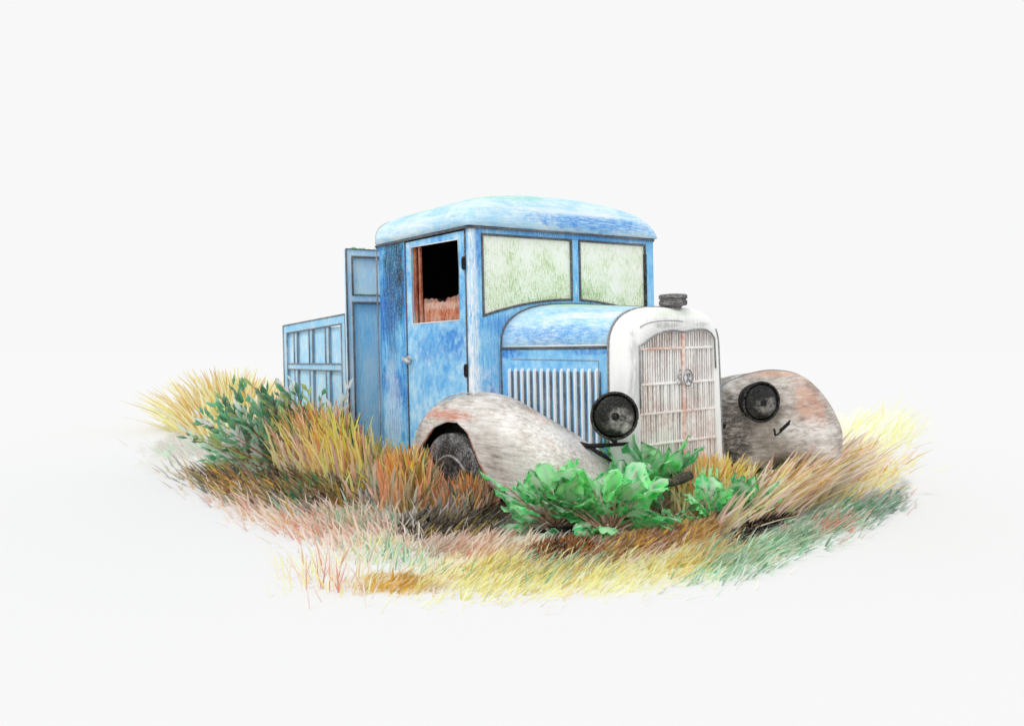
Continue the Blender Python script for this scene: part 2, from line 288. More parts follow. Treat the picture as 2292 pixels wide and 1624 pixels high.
def make_ground():
    ys = [-40., -8., 0., 1.5, 2.4]; y = 2.9
    while y < 24: ys.append(y); y *= 1.009
    ys += [26, 30, 40, 60, 100, 200, 500, 1500, 4500]
    xs = [-4500, -1500, -400, -100, -40, -20]+list(np.arange(-12, 12.01, .045))+[20, 40, 100, 400, 1500, 4500]
    X, Y = np.meshgrid(np.array(xs, float), np.array(ys, float)); nx = len(xs); ny = len(ys)
    x = X.ravel(); yy = Y.ravel(); D = np.maximum(yy, .5)
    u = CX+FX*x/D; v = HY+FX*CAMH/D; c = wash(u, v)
    out = (yy < 2.9) | (yy > 24) | (np.abs(x) > 12); c[out] = PAPER
    rough = (fbm(x*5, yy*5, 5)-.47)*.05*np.clip((PAPER[0]-c[:, 2])*1.5, 0, 1)
    me = bpy.data.meshes.new('ground')
    vs = np.stack([x, yy, rough], 1)
    me.vertices.add(len(vs)); me.vertices.foreach_set('co', vs.ravel())
    i = np.arange(ny-1)[:, None]*nx+np.arange(nx-1)[None]; q = np.stack([i, i+1, i+nx+1, i+nx], -1).reshape(-1, 4)
    me.loops.add(q.size); me.loops.foreach_set('vertex_index', q.ravel()); me.polygons.add(len(q))
    me.polygons.foreach_set('loop_start', np.arange(len(q))*4); me.polygons.foreach_set('loop_total', np.full(len(q), 4))
    me.update(calc_edges=True); me.validate()
    at = me.color_attributes.new('Col', 'FLOAT_COLOR', 'POINT'); at.data.foreach_set('color', np.concatenate([c, np.ones((len(c), 1))], 1).astype(np.float32).ravel())
    me.polygons.foreach_set('use_smooth', [True]*len(me.polygons))
    o = bpy.data.objects.new('ground', me); COL.objects.link(o); me.materials.append(M['ground']); o['kind'] = 'structure'
make_ground()

# ================================================================== TRUCK
YAW = 36.25
truck = thing('old_truck', 'rusting light blue vintage truck with white grille sunk in tall grass', 'truck', (.461, 6.212, -.25), (R(1.48), 0, R(YAW-90)))
HW = .873
def arc(c, r, a0, a1, n=6): return [(c[0]+r*math.cos(R(a0+(a1-a0)*i/n)), c[1]+r*math.sin(R(a0+(a1-a0)*i/n))) for i in range(n+1)]
# ---- cab walls
def ws_bottom(y): return 1.632-.118*(abs(y)/.775)**1.9
cab = MB()
for s in (-1, 1):
    cab.prism([(-.05, .45), (-.045, 2.12), (-.0, 2.12), (0, .45)], lambda p, s=s: (p[0], s*(HW-.012), p[1]), lambda p, s=s: (p[0], s*(HW-.05), p[1]))
# front corner posts, rounded
for s in (-1, 1):
    sec = [(-.05, HW)]+[(-.055+.055*math.sin(R(a)), HW-.055+.055*math.cos(R(a))) for a in (15, 35, 55, 75, 90)]+[(0, .775), (-.03, .775), (-.05, .82)]
    cab.prism(sec, lambda p, s=s: (p[0], s*p[1], .45), lambda p, s=s: (p[0], s*p[1], 2.12))
# front wall under the windshield, arched top edge
yy = list(np.linspace(-.775, .775, 25))
top = [(y, ws_bottom(y)) for y in yy]
for a, b in zip(top[:-1], top[1:]):
    cab.prism([(a[0], .45), (a[0], a[1]), (b[0], b[1]), (b[0], .45)], lambda p: (0, p[0], p[1]), lambda p: (-.03, p[0], p[1]))
cab.box(-.03, 0, -.775, .775, 2.077, 2.12)           # header
cab.box(-.032, -.002, .022, .088, 1.60, 2.077)        # centre post
cab.box(-1.304, -.03, -.83, .83, .45, .50)            # floor
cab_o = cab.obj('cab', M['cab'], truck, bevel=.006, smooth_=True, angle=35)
q = MB()
for s in (-1, 1):                                     # rear quarter, rounded rear corner
    sec = [(-.872, HW)]+[(-1.284-.020*math.sin(R(a)), HW-.020+.020*math.cos(R(a))) for a in (0, 20, 45, 70, 90)]+[(-1.304, 0), (-1.28, 0), (-1.28, HW-.03), (-1.27, HW-.03), (-.872, HW-.03)]
    q.prism(sec, lambda p, s=s: (p[0], s*p[1], .45), lambda p, s=s: (p[0], s*p[1], 2.12))
q.obj('rear_quarter_panel', M['quarter'], cab_o, smooth_=True, angle=35)
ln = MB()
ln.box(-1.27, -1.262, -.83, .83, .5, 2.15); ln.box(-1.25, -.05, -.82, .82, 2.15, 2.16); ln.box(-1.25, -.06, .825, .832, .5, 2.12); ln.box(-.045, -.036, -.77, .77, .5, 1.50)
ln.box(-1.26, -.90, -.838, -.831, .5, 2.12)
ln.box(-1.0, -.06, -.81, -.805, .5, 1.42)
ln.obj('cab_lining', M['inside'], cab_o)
for s in (-1, 1):                                     # dark jambs behind the door gaps
    jb = MB()
    ya, yb = sorted((s*(HW-.028), s*(HW-.006)))
    jb.box(-.885, -.845, ya, yb, .5, 2.12).obj('door_jamb', M['black'], cab_o)
    MB().box(-.070, -.052, ya, yb, .5, 2.11).obj('door_jamb', M['black'], cab_o)
# ---- roof
def roof_z(x, y):
    u = min(1, abs(y)/(HW+.012)); h = .205*(max(0, 1-u**5.5))**(1/3.6)+.075*(1-u*u)
    L = .42; k = 1.
    if x > -L: k = max(0, 1-((x+L)/(L+.012))**4.4)**(1/3.0)
    if x < -1.22: k *= 1-.05*((-1.22-x)/.09)**2
    return 2.125+h*k*(1-.03*(x+.6)**2)
xs = [-1.312, -1.30, -1.27, -1.22]+list(np.linspace(-1.15, -.42, 8))+list(-.42+.432*np.sin(np.linspace(0, math.pi/2, 20)[1:]))
ys = list((HW+.012)*np.sin(np.linspace(-math.pi/2, math.pi/2, 51)))
rf = MB(); rf.loft([[(x, y, roof_z(x, y)) for y in ys] for x in xs])
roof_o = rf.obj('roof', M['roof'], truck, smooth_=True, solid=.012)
g = MB()
g.loft([[(-1.308, y, roof_z(-1.30, y)) for y in ys], [(-1.309, y, 2.08) for y in ys]])
g.obj('roof_back', M['quarter'], roof_o, solid=.01)
dr = MB(); k = HW+.016
dr.tube([(-1.315, -k, 2.112), (-.03, -k, 2.112), (.012, -k+.035, 2.112), (.018, -.7, 2.112), (.02, 0, 2.116), (.018, .7, 2.112), (.012, k-.035, 2.112), (-.03, k, 2.112), (-1.315, k, 2.112)], .0085)
dr.obj('drip_rail', M['line'], roof_o, smooth_=True)
bd = MB(); bd.tube([(-1.316, y, roof_z(-1.312, y)+.006) for y in ys], .006)
bd.tube([(-1.312, -k+.004, z) for z in np.linspace(.5, 2.12, 6)], .006)
bd.tube([(x, -k+.004, 2.13) for x in (-1.31, -1.2)], .004)
bd.obj('edge_bead', M['softline'], roof_o, smooth_=True)
# ---- doors
def door(s):
    y0, y1 = s*(HW+.004), s*(HW-.026)
    o = [(-.858, .50), (-.858, 2.098), (-.058, 2.098), (-.058, .50)]; i = [(-.742, 1.487), (-.778, 2.058), (-.130, 2.045), (-.132, 1.500)]
    i = [(-.775, 1.487), (-.778, 2.055), (-.130, 2.045), (-.132, 1.497)]
    m = MB(); m.ring(o, i, lambda p: (p[0], y0, p[1]), lambda p: (p[0], y1, p[1]))
    d = m.obj('door', M['door'], truck, bevel=.006, smooth_=True, angle=35)
    f = MB()                                          # brown window channels and frame
    ya, yb = s*(HW-.012), s*(HW-.03)
    f.prism([(-.778, 1.487), (-.778, 2.055), (-.742, 2.055), (-.738, 1.487)], lambda p: (p[0], ya, p[1]), lambda p: (p[0], yb, p[1]))
    f.prism([(-.700, 1.487), (-.704, 2.055), (-.676, 2.055), (-.668, 1.487)], lambda p: (p[0], ya, p[1]), lambda p: (p[0], yb, p[1]))
    f.obj('window_channel', M['rust'], d, bevel=.003)
    jr_ = random.Random(4); n_ = 26; cd = MB(); ya, yb = s*(HW-.032), s*(HW-.040)
    topc = [(-.662+(.662-.12)*k_/n_, 1.655+(.016*math.sin(k_*.31+1)+.008*math.sin(k_*1.7))+jr_.uniform(-.010, .010)) for k_ in range(n_+1)]
    for a_, b_2 in zip(topc[:-1], topc[1:]): cd.prism([(a_[0], 1.47), a_, b_2, (b_2[0], 1.47)], lambda p: (p[0], ya, p[1]), lambda p: (p[0], yb, p[1]))
    cd.obj('added_rust_panel', M['rust_panel'], d)  # rusty panel added close behind the window, where it catches light
    w = MB(); yc = s*(HW+.004)
    w.tube([(p[0], yc, p[1]) for p in i], .0055, closed=True); w.obj('window_seal', M['shell'], d, smooth_=True)
    w = MB(); yc = s*(HW+.001)
    w.tube([(-.866, yc, .5), (-.866, yc, 2.11)], .0085); w.tube([(-.051, yc, .5), (-.051, yc, 2.11)], .0075); w.obj('weatherstrip', M['line'], d, smooth_=True)
    for z in (1.875, 1.155):
        h = MB(); h.lathe([(.0, -.045), (.012, -.043), (.014, -.03), (.014, .03), (.012, .043), (0, .045)], Matrix.Translation((-.052, s*(HW+.014), z)), 10)
        h.box(-.085, -.052, s*(HW+.004), s*(HW+.012), z-.03, z+.03); h.obj('hinge', M['black'], d, smooth_=True, angle=40)
    h = MB(); yh = HW+.006
    mt = Matrix.Translation((-.835, s*yh, 1.222)) @ Matrix.Rotation(R(90*s), 4, 'X').inverted() if s > 0 else Matrix.Translation((-.835, s*yh, 1.222)) @ Matrix.Rotation(R(90), 4, 'X')
    h.lathe([(.034, -.002), (.036, .006), (.026, .012), (.01, .014), (.01, .04), (.0, .042)], mt, 14)
    h.tube([(-.860, s*(yh+.04), 1.235), (-.835, s*(yh+.045), 1.230), (-.80, s*(yh+.045), 1.215), (-.765, s*(yh+.04), 1.205)], [.012, .019, .018, .011], 8)
    h.obj('handle', M['chrome'], d, smooth_=True, angle=50)
    return d
door(-1); door(1)
# ---- windshield
ws = MB()
def pane_outline(y0, y1, dz=0, n=10):
    b = [(y, ws_bottom(y)+dz) for y in np.linspace(y0, y1, n)]
    return b+[(y1, 2.077-dz), (y0, 2.077-dz)]
for a, b in ((-.775, .022), (.088, .775)):
    o = pane_outline(a, b); i = pane_outline(a+.014, b-.014, .014)
    ws.ring(o, i, lambda p: (.004, p[0], p[1]), lambda p: (-.02, p[0], p[1]))
ws_o = ws.obj('windshield', M['line'], truck)
for a, b in ((-.775, .022), (.088, .775)):
    p_ = MB(); p_.prism(pane_outline(a+.010, b-.010, .010), lambda p: (-.010, p[0], p[1]), lambda p: (-.016, p[0], p[1]))
    p_.obj('window_pane', M['glass'], ws_o)
wp = MB(); wp.box(-.012, .006, .755, .778, 1.56, 2.0); wp.obj('wiper_channel', M['iron'], ws_o)
# ---- seat
se = MB()
se.prism([(-1.18, .9), (-1.22, 1.68), (-1.17, 1.705), (-1.11, 1.68), (-1.04, .95), (-.6, .93), (-.57, .78), (-1.1, .75)], lambda p: (p[0], -.74, p[1]), lambda p: (p[0], .74, p[1]))
se.obj('seat', M['seat'], truck, bevel=.02, smooth_=True)
sw = MB(); cen = Vector((-.42, -.38, 1.33)); ax = Vector((-.72, 0, .69)).normalized(); e1 = Vector((0, 1, 0)); e2 = ax.cross(e1)
sw.tube([cen+(e1*math.cos(t)+e2*math.sin(t))*.20 for t in np.linspace(0, 2*math.pi, 29)[:-1]], .012, 8, closed=True)
for t in (0, 2.1, 4.2): sw.tube([cen, cen+(e1*math.cos(t)+e2*math.sin(t))*.2], .008)
sw.tube([cen, cen-ax*.45], .02); sw.obj('steering_wheel', M['black'], truck, smooth_=True)
# ---- hood
def hs(x): return .637-(.637-.432)*(x/.90)              # half width of the hood
def hood_sec(x, z0=1.30, n=9):
    w = hs(x); zt = 1.602-.070*x; pts = []
    for i in range(2*n+1):
        t = math.pi*i/(2*n); c = math.cos(t); s_ = math.sin(t)
        pts.append((x, -w*math.copysign(abs(c)**.72, c), z0+(zt-z0)*s_**.80))
    return pts
hd = MB(); hxs = np.linspace(.012, .925, 12); hd.loft([hood_sec(x) for x in hxs])
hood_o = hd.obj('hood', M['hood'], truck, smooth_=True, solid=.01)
b_ = MB(); b_.tube([Vector(p)+Vector((0, 0, .004)) for p in hood_sec(.012)], .0095); 
b_.tube([(x, .0, 1.602-.070*x+.004) for x in hxs], .004)
b_.obj('hood_seal', M['line'], hood_o, smooth_=True)
for s in (-1, 1):
    sd = MB(); sd.loft([[(x, s*hs(x), .44), (x, s*hs(x), 1.288)] for x in (.012, .5, .925)])
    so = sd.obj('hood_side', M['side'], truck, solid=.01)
    t = MB(); t.tube([(.012, s*(hs(.012)+.004), .6), (.012, s*(hs(.012)+.004), 1.32)], .0085)
    t.tube([(x, s*(hs(x)+.007), 1.296) for x in (.012, .5, .925)], .0085); t.obj('hinge_line', M['line'], so, smooth_=True)
    t = MB(); t.tube([(x, s*(hs(x)+.004), 1.310) for x in (.03, .5, .91)], .004)
    t.obj('bright_strip', M['shell'], so, smooth_=True)
    fr = MB(); e = lambda x, z: (x, s*(hs(x)+.006), z)
    fr.tube([e(.10, 1.225), e(.80, 1.215), e(.80, .62)], .0035); fr.obj('panel_bead', M['softline'], so)
    lo = MB(); sl = MB(); nL = 14
    for i in range(nL):
        x = .085+i*(.70/(nL-1)); w = .020; z1 = 1.165; z0 = .62
        yo = s*hs(x)
        secs = [[(x-w, yo+s*.005, z), (x+w*.1, yo+s*.024, z), (x+w*.75, yo+s*.024, z), (x+w*.8, yo+s*.005, z)] for z in (z0, z1-.015)]
        secs.append([(x-w, yo+s*.005, z1), (x, yo+s*.008, z1), (x+w*.6, yo+s*.008, z1), (x+w*.7, yo+s*.005, z1)])
        lo.loft(secs, cap=True, close=True)
        sl.box(x+w*.80, x+w*1.62, yo+(s*.0055 if s > 0 else s*.009), yo+(s*.009 if s > 0 else s*.0055), z0, z1-.02)
    lo.obj('louver', M['louver'], so, smooth_=True, angle=30); sl.obj('louver_slot', M['slot'], so)
# ---- radiator shell
CYG = -.02
def outline(w0, w1, zt, zs, zb=.34, n=10, cy=CYG, pw=.62):      # bottom left, up, over the arch, down
    L = [(-(w0+(w1-w0)*t), zb+(zs-zb)*t) for t in np.linspace(0, 1, 6)]
    A = []
    for i in range(1, 2*n):
        t = math.pi*i/(2*n); c = math.cos(t); A.append((-w1*math.copysign(abs(c)**pw, c), zs+(zt-zs)*math.sin(t)**.85))
    Rr = [(-y, z) for y, z in L[::-1]]
    return [(y+cy, z) for y, z in L+A+Rr]
def gopen(n=10):                                          # grille opening with its double-bowed top
    L = [(-.362+.0*t, .36+(1.30-.36)*t) for t in np.linspace(0, 1, 6)]; A = []
    for i in range(1, 2*n):
        y = -.362+.68*i/(2*n); 
        if y < .035: z = 1.392-.10*((y+.07)/.29)**2 if y < -.07 else 1.392-.012*((y+.07)/.1)**2
        else: z = 1.398-.016*((y-.2)/.16)**2 if y < .2 else 1.398-.05*((y-.2)/.12)**2
        A.append((y, z))
    Rr = [(.318+.03*(1-t), .36+(1.34-.36)*t) for t in np.linspace(1, 0, 6)]
    return L+A+Rr
sh = MB(); secs = []
for x, a in ((.905, outline(.47, .452, 1.538, 1.28)), (.93, outline(.472, .454, 1.545, 1.28)), (1.0, outline(.455, .43, 1.540, 1.28)), (1.035, outline(.436, .405, 1.53, 1.27)), (1.054, outline(.412, .375, 1.505, 1.27))):
    secs.append([(x, y, z) for y, z in a])
secs.append([(1.058, y*1.012-.0, z+.006) for y, z in gopen()]); secs.append([(1.045, y, z) for y, z in gopen()]); secs.append([(.99, y, z) for y, z in gopen()])
sh.loft(secs); shell = sh.obj('radiator_shell', M['shell'], truck, smooth_=True)
t = MB(); t.tube([(.905, y, z+.003) for y, z in outline(.473, .455, 1.541, 1.28)], .008); 
t.tube([(1.060, y, z) for y, z in gopen()[3:27]], .0055)
t.tube([(1.046, y, z) for y, z in outline(.428, .394, 1.522, 1.27)[22:]], .006)
t.tube([(1.056, CYG-.05+.26*math.cos(a)-.03, 1.40+.055*math.sin(a)) for a in np.linspace(R(60), R(165), 9)], .003)
t.obj('shell_bead', M['softline'], shell, smooth_=True)
bk = MB(); bk.box(.995, 1.0, -.39, .37, .36, 1.40); bk.obj('radiator_core', M['back'], shell)
gr = MB(); op = gopen()
def optop(y):
    A = op[6:-6]; 
    return float(np.interp(y, [a[0] for a in A], [a[1] for a in A]))
tiers = [(1.295, 1.40, .0075), (1.075, 1.27, .009), (.895, 1.055, .011), (.705, .875, .0125), (.36, .685, .0135)]
jr = random.Random(3)
for zi, (z0, z1, w) in enumerate(tiers):
    y = -.352
    while y < .325:
        if abs(y-.035) > .018:
            zt = min(z1+.012, optop(y)+.004); ww = w*jr.choice((.6, .85, 1.0, 1.15, 1.6)); j = jr.uniform(-.003, .003); tl = jr.uniform(-.004, .004)
            if zt > z0: gr.prism([(y+j-ww/2, z0-.012), (y+j+tl-ww/2, zt), (y+j+tl+ww/2, zt), (y+j+ww/2, z0-.012)], lambda p: (1.040, p[0], p[1]), lambda p: (1.022, p[0], p[1]))
        y += .0215
gro = gr.obj('grille', M['bar'], shell)
hb = MB()
for z, h in ((1.282, .007), (1.065, .007), (.885, .007), (.695, .007)): hb.box(1.022, 1.046, -.362, .33, z-h, z+h)
hb.obj('cross_bar', M['bar'], shell, bevel=.003)
hb = MB(); hb.box(1.021, 1.052, .026, .046, .36, 1.392); hb.box(1.04, 1.049, -.35, .022, 1.276, 1.287); hb.obj('centre_bar', M['bar_rust'], shell, bevel=.003)
em = MB(); ex = 1.066
em.tube([(ex, .055+.040*math.cos(a), 1.093+.052*math.sin(a)) for a in np.linspace(0, 2*math.pi, 25)[:-1]], .0042, closed=True)
em.tube([(ex, .040, 1.062), (ex, .050, 1.09), (ex, .055, 1.118)], .0045); em.tube([(ex, .038, 1.112), (ex, .055, 1.124), (ex, .072, 1.116), (ex, .070, 1.10), (ex, .052, 1.092), (ex, .062, 1.08), (ex, .078, 1.066)], .0045)
em.tube([(ex, -.008, 1.112), (ex, -.022, 1.122), (ex, -.038, 1.113), (ex, -.038, 1.098), (ex, -.018, 1.086), (ex, -.008, 1.072), (ex, -.016, 1.056), (ex, -.034, 1.052), (ex, -.046, 1.064)], .0045)
em.tube([(ex, -.030, 1.135), (ex, -.018, 1.148), (ex, -.012, 1.136)], .003)
ed = MB(); ed.lathe([(.0, -.003), (.05, -.003), (.05, .001), (0, .002)], Matrix.Translation((ex-.006, .055, 1.093)) @ Matrix.Rotation(R(90), 4, 'Y'), 24)
em.obj('emblem_lettering', M['softline'], shell, smooth_=True); ed.obj('emblem_plate', M['bar'], shell)
cp = MB(); cp.lathe([(.05, -.012), (.052, .004), (.06, .012), (.085, .016), (.090, .03), (.088, .045), (.082, .05), (.082, .056), (.090, .060), (.090, .078), (.080, .086), (.03, .090), (0, .091)], Matrix.Translation((1.0, .0, 1.535)), 28)
cp.obj('radiator_cap', M['cap'], shell, smooth_=True, angle=35)
# ---- headlights
def headlight(p, r, tilt, dx):
    mt = Matrix.Translation(p) @ Matrix.Rotation(R(dx), 4, 'Z') @ Matrix.Rotation(R(90+tilt), 4, 'Y')
    m = MB(); m.lathe([(.0, -.20), (.25*r, -.195), (.55*r, -.17), (.82*r, -.11), (.96*r, -.045), (r, -.005), (r*.98, .0), (.90*r, -.004)], mt, 36)
    h = m.obj('headlight', M['black'], truck, smooth_=True, angle=50)
    m = MB(); m.tube([mt @ Vector((r*.985*math.cos(a), r*.985*math.sin(a), .002)) for a in np.linspace(0, 2*math.pi, 41)[:-1]], .0075, 8, closed=True); m.obj('rim', M['iron'], h, smooth_=True)
    m = MB(); m.lathe([(.93*r, -.003), (.80*r, .008), (.5*r, .021), (.2*r, .027), (0, .028)], mt, 36); m.obj('lens', M['lens'], h, smooth_=True)
    m = MB(); m.lathe([(.17*r, .0265), (.17*r, .031), (.09*r, .034), (0, .035)], mt, 16); m.obj('lamp_boss', M['black'], h, smooth_=True)
    return h
headlight((1.153, -.665, .907), .136, 2, -33); headlight((1.153, .665, .907), .134, 2, -22)
for s in (-1, 1): MB().tube([(1.03, s*.66, .90), (.98, s*.60, .80), (.95, s*.465, .72)], .016, 8).obj('headlight_bracket', M['iron'], truck, smooth_=True)
br = MB(); br.tube([(.57, -.60, .745), (.70, -.60, .715), (.84, -.60, .70), (.98, -.55, .715), (1.09, -.50, .728)], [.007, .014, .017, .012, .010], 7)
br.tube([(.84, -.60, .70), (.93, -.58, .66), (1.03, -.56, .615)], [.012, .014, .008], 7)
br.obj('fender_stay', M['black'], truck, smooth_=True)
br = MB(); br.tube([(1.30, .60, .745), (1.30, .612, .70), (1.30, .635, .705), (1.30, .76, .765), (1.30, .77, .785), (1.30, .66, .73)], .0065, 6)
br.obj('fender_stay', M['black'], truck, smooth_=True)
# ---- fenders
def smooth_sec(p, n=22):
    p = [Vector(a) for a in p]; out = []
    for i in range(len(p)-1):
        p0 = p[max(i-1, 0)]; p1 = p[i]; p2 = p[i+1]; p3 = p[min(i+2, len(p)-1)]
        for j in range(n//(len(p)-1)):
            t = j/(n//(len(p)-1)); out.append(.5*((2*p1)+(p2-p0)*t+(2*p0-5*p1+4*p2-p3)*t*t+(3*p1-p0-3*p2+p3)*t**3))
    out.append(p[-1]); return out
XS = [-.74, -.68, -.58, -.44, -.28, -.12, .02, .14, .26, .38, .52, .66, .80, .92, 1.02, 1.10, 1.15]
ZC = [.56, .72, .84, .92, .975, 1.003, 1.008, 1.004, .993, .970, .925, .855, .765, .665, .56, .46, .36]
ZI = [.52, .66, .76, .85, .91, .945, .935, .905, .875, .830, .778, .718, .635, .545, .46, .39, .32]
ZL = [.38, .46, .54, .64, .775, .822, .826, .76, .585, .44, .40, .37, .35, .33, .32, .31, .30]
def inner_y(x): return -(hs(max(0, min(.92, x)))-.012) if x > 0 else -.62-.2*min(1, -x/.3)
fd = MB(); secs = []
for i, x in enumerate(np.linspace(XS[0], XS[-1], 46)):
    zc, zi, zl = (np.interp(x, XS, A) for A in (ZC, ZI, ZL))
    sw_ = 1-.25*max(0, (x-.7)/.45)**2-.06*max(0, (-x-.4)/.34)**2
    iy = inner_y(x); yo = -1.0*sw_
    if x < 0: iy = -.80
    pts = [(x, iy, zi if x > 0 else zc-.03), (x, iy*.6+yo*.4, zc*.7+zi*.3 if x > 0 else zc), (x, -.80*sw_, zc), (x, -.92*sw_, zc-.035), (x, -.985*sw_, zc-.115), (x, yo-.008, max(zl, zc-.21) if zl < zc-.17 else zl+.01), (x, yo-.004, zl)]
    secs.append(smooth_sec(pts, 30))
fd.loft(secs)
fl = fd.obj('fender', M['fender'], truck, smooth_=True, solid=.008, label='nearer grey rusty fender curving over the sunken wheel')
t = MB(); t.tube([s_[-1] for s_ in secs if s_[0].x < .40], .0085); t.obj('fender_lip', M['rust_lip'], fl, smooth_=True)
t = MB(); t.tube([Vector(s_[0])+Vector((0, -.004, .008)) for s_ in secs if s_[0].x > .0], .007); t.obj('fender_bead', M['softline'], fl, smooth_=True)
# near-black sheet put in to stand for the shade inside the wheel arch
t = MB(); t.prism([(-.60, .2)]+[(x, float(np.interp(x, XS, ZC))-.035) for x in np.linspace(-.60, .34, 14)]+[(.34, .2)], lambda p: (p[0], -.889, p[1]), lambda p: (p[0], -.883, p[1])); t.obj('arch_shade_sheet', M['inside'], fl)
# the far fender is splayed outwards: its arch runs from behind the grille out to the right
AR = [(.80, .40, .55), (.80, .43, .80), (.82, .48, .92), (.86, .60, 1.01), (.92, .72, 1.055), (1.0, .77, 1.088), (1.12, .885, 1.110), (1.22, 1.055, 1.075), (1.30, 1.20, .945), (1.37, 1.33, .755), (1.39, 1.36, .55), (1.39, 1.37, .30)]
AR = [(.84, .42, .50), (.86, .44, .74), (.87, .47, .90), (.90, .60, 1.014), (.95, .69, 1.060), (1.0, .757, 1.086), (1.06, .93, 1.104), (1.13, 1.12, 1.062), (1.17, 1.27, .93), (1.20, 1.37, .76), (1.20, 1.395, .60), (1.19, 1.39, .42)]
A0 = smooth_sec([Vector(a) for a in AR], 55)
def shrink(k, dx, dz, sc):
    c = Vector((1.02, .98, .45)); out = []
    for p in A0:
        q_ = c+(p-c)*sc; out.append(Vector((p.x+dx, c.y+(p.y-c.y)*sc, max(.18, c.z+(p.z-c.z)*sc+dz))))
    return out
f2 = MB()
rings = [shrink(0, -.85, -.42, .80), shrink(0, -.72, -.22, .88), shrink(0, -.5, -.09, .94), shrink(0, -.25, -.02, .98), A0, shrink(0, .035, 0, .985), shrink(0, .075, 0, .94), shrink(0, .12, 0, .84), shrink(0, .16, -.01, .68), shrink(0, .185, -.02, .48), shrink(0, .20, -.03, .25), shrink(0, .205, -.04, .05)]
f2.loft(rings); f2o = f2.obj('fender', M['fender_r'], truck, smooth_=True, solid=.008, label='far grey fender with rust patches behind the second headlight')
t = MB(); t.tube([p+Vector((-.004, 0, .004)) for p in A0[8:]], .006); t.obj('fender_bead', M['softline'], f2o, smooth_=True)
# ---- wheels
def wheel(x, y, s, r=.40):
    e = bpy.data.objects.new('wheel', None); COL.objects.link(e); e.parent = truck; e.location = (x, y, r-.03); e.empty_display_size = .1
    mt = Matrix.Rotation(R(90*-s), 4, 'X')
    m = MB(); m.lathe([(.62*r, -.06), (.72*r, -.065), (.92*r, -.06), (r, -.035), (1.0*r, .035), (.92*r, .06), (.72*r, .065), (.62*r, .045)], mt, 40); m.obj('tyre', M['tyre'], e, smooth_=True, angle=50)
    m = MB(); m.lathe([(.60*r, -.05), (.635*r, .045), (.60*r, .055), (.54*r, .03), (.42*r, .01), (.3*r, .03), (.18*r, .045), (.16*r, .06), (0, .062)], mt, 32); m.obj('rim', M['wheel'], e, smooth_=True, angle=40)
wheel(-.09, -.958, -1, .385); wheel(-.09, .958, 1, .385); wheel(-2.75, -.80, -1, .40); wheel(-2.75, .80, 1, .40)
# ---- chassis
ch = MB()
for s in (-1, 1): ch.box(-3.4, 1.0, s*.38-.04, s*.38+.04, .42, .54) if False else ch.box(-3.4, .95, s*.36-.035, s*.36+.035, .33, .44)
ch.tube([(-.1, -.8, .36), (-.1, .8, .36)], .035, 8); ch.tube([(-2.75, -.78, .36), (-2.75, .78, .36)], .045, 8)
ch.obj('chassis', M['iron'], truck)
ba = MB(); ba.tube([(1.22, -.56, .475), (1.24, -.50, .50), (1.27, -.42, .515), (1.29, -.34, .505), (1.30, -.26, .525), (1.30, -.20, .53)], [.020, .030, .026, .024, .034, .026], 9)
ba.tube([(1.1, -.38, .46), (1.27, -.38, .50)], .02); ba.tube([(1.28, -.60, .43), (1.25, -.54, .47)], [.014, .028], 8)
ba.obj('bumper_stub', M['stub'], truck, smooth_=True)
# ---- cargo body
bh = MB(); X0 = -1.80
bh.box(X0-.05, X0, -.915, -.865, .40, 2.14); bh.box(X0-.05, X0, .865, .915, .40, 2.14); bh.box(X0-.05, X0, -.865, .865, 2.085, 2.14)
bh.box(X0-.05, X0-.002, -.865, .865, 1.70, 1.755); bh.box(X0-.05, X0-.002, -.865, .865, .42, .5)
bho = bh.obj('bulkhead', M['bed_pale'], truck, bevel=.005)
pn = MB(); pn.box(X0-.035, X0-.02, -.865, .865, .5, 1.70); pn.obj('bulkhead_panel', M['pale_panel'], bho); MB().box(X0-.035, X0-.02, -.865, .865, 1.755, 2.085).obj('bulkhead_panel', M['upper_pane'], bho)
t = MB(); x = X0+.004
t.tube([(x, -.918, .45), (x, -.918, 2.14)], .009); t.tube([(x, -.862, .5), (x, -.862, 1.695)], .008); t.tube([(x, -.862, 1.76), (x, -.862, 2.08)], .008)
t.tube([(x, -.865, 2.078), (x, .865, 2.078)], .009); t.tube([(x, -.865, 1.693), (x, .865, 1.693)], .0105); t.tube([(x, -.865, 1.760), (x, .865, 1.760)], .005); t.tube([(x, -.918, 2.143), (x, .918, 2.143)], .005)
t.obj('bulkhead_bead', M['line'], bho, smooth_=True)
ms = MB(); jr = random.Random(5)
def tuftlet(mb, p, r):
    for k_ in range(5):
        d = Vector((jr.uniform(-1, 1), jr.uniform(-1, 1), jr.uniform(.2, 1.2))).normalized(); q_ = Vector(p)+Vector((jr.uniform(-1, 1), jr.uniform(-1, 1), 0))*r
        mb.tube([q_, q_+d*r*1.6], [r*.6, r*.15], 5)
for i in range(160): tuftlet(ms, (X0-.025+jr.uniform(-.02, .02), jr.uniform(-.88, .4), 2.142), .008+.006*math.sin(i*.7))
for i in range(70): tuftlet(ms, (X0-.012, jr.uniform(-.86, -.2), 1.756), .009)
ms.obj('moss', M['moss'], bho, smooth_=True)
def bed_top(x): return 1.600+(x+1.85)*.046-.0*x
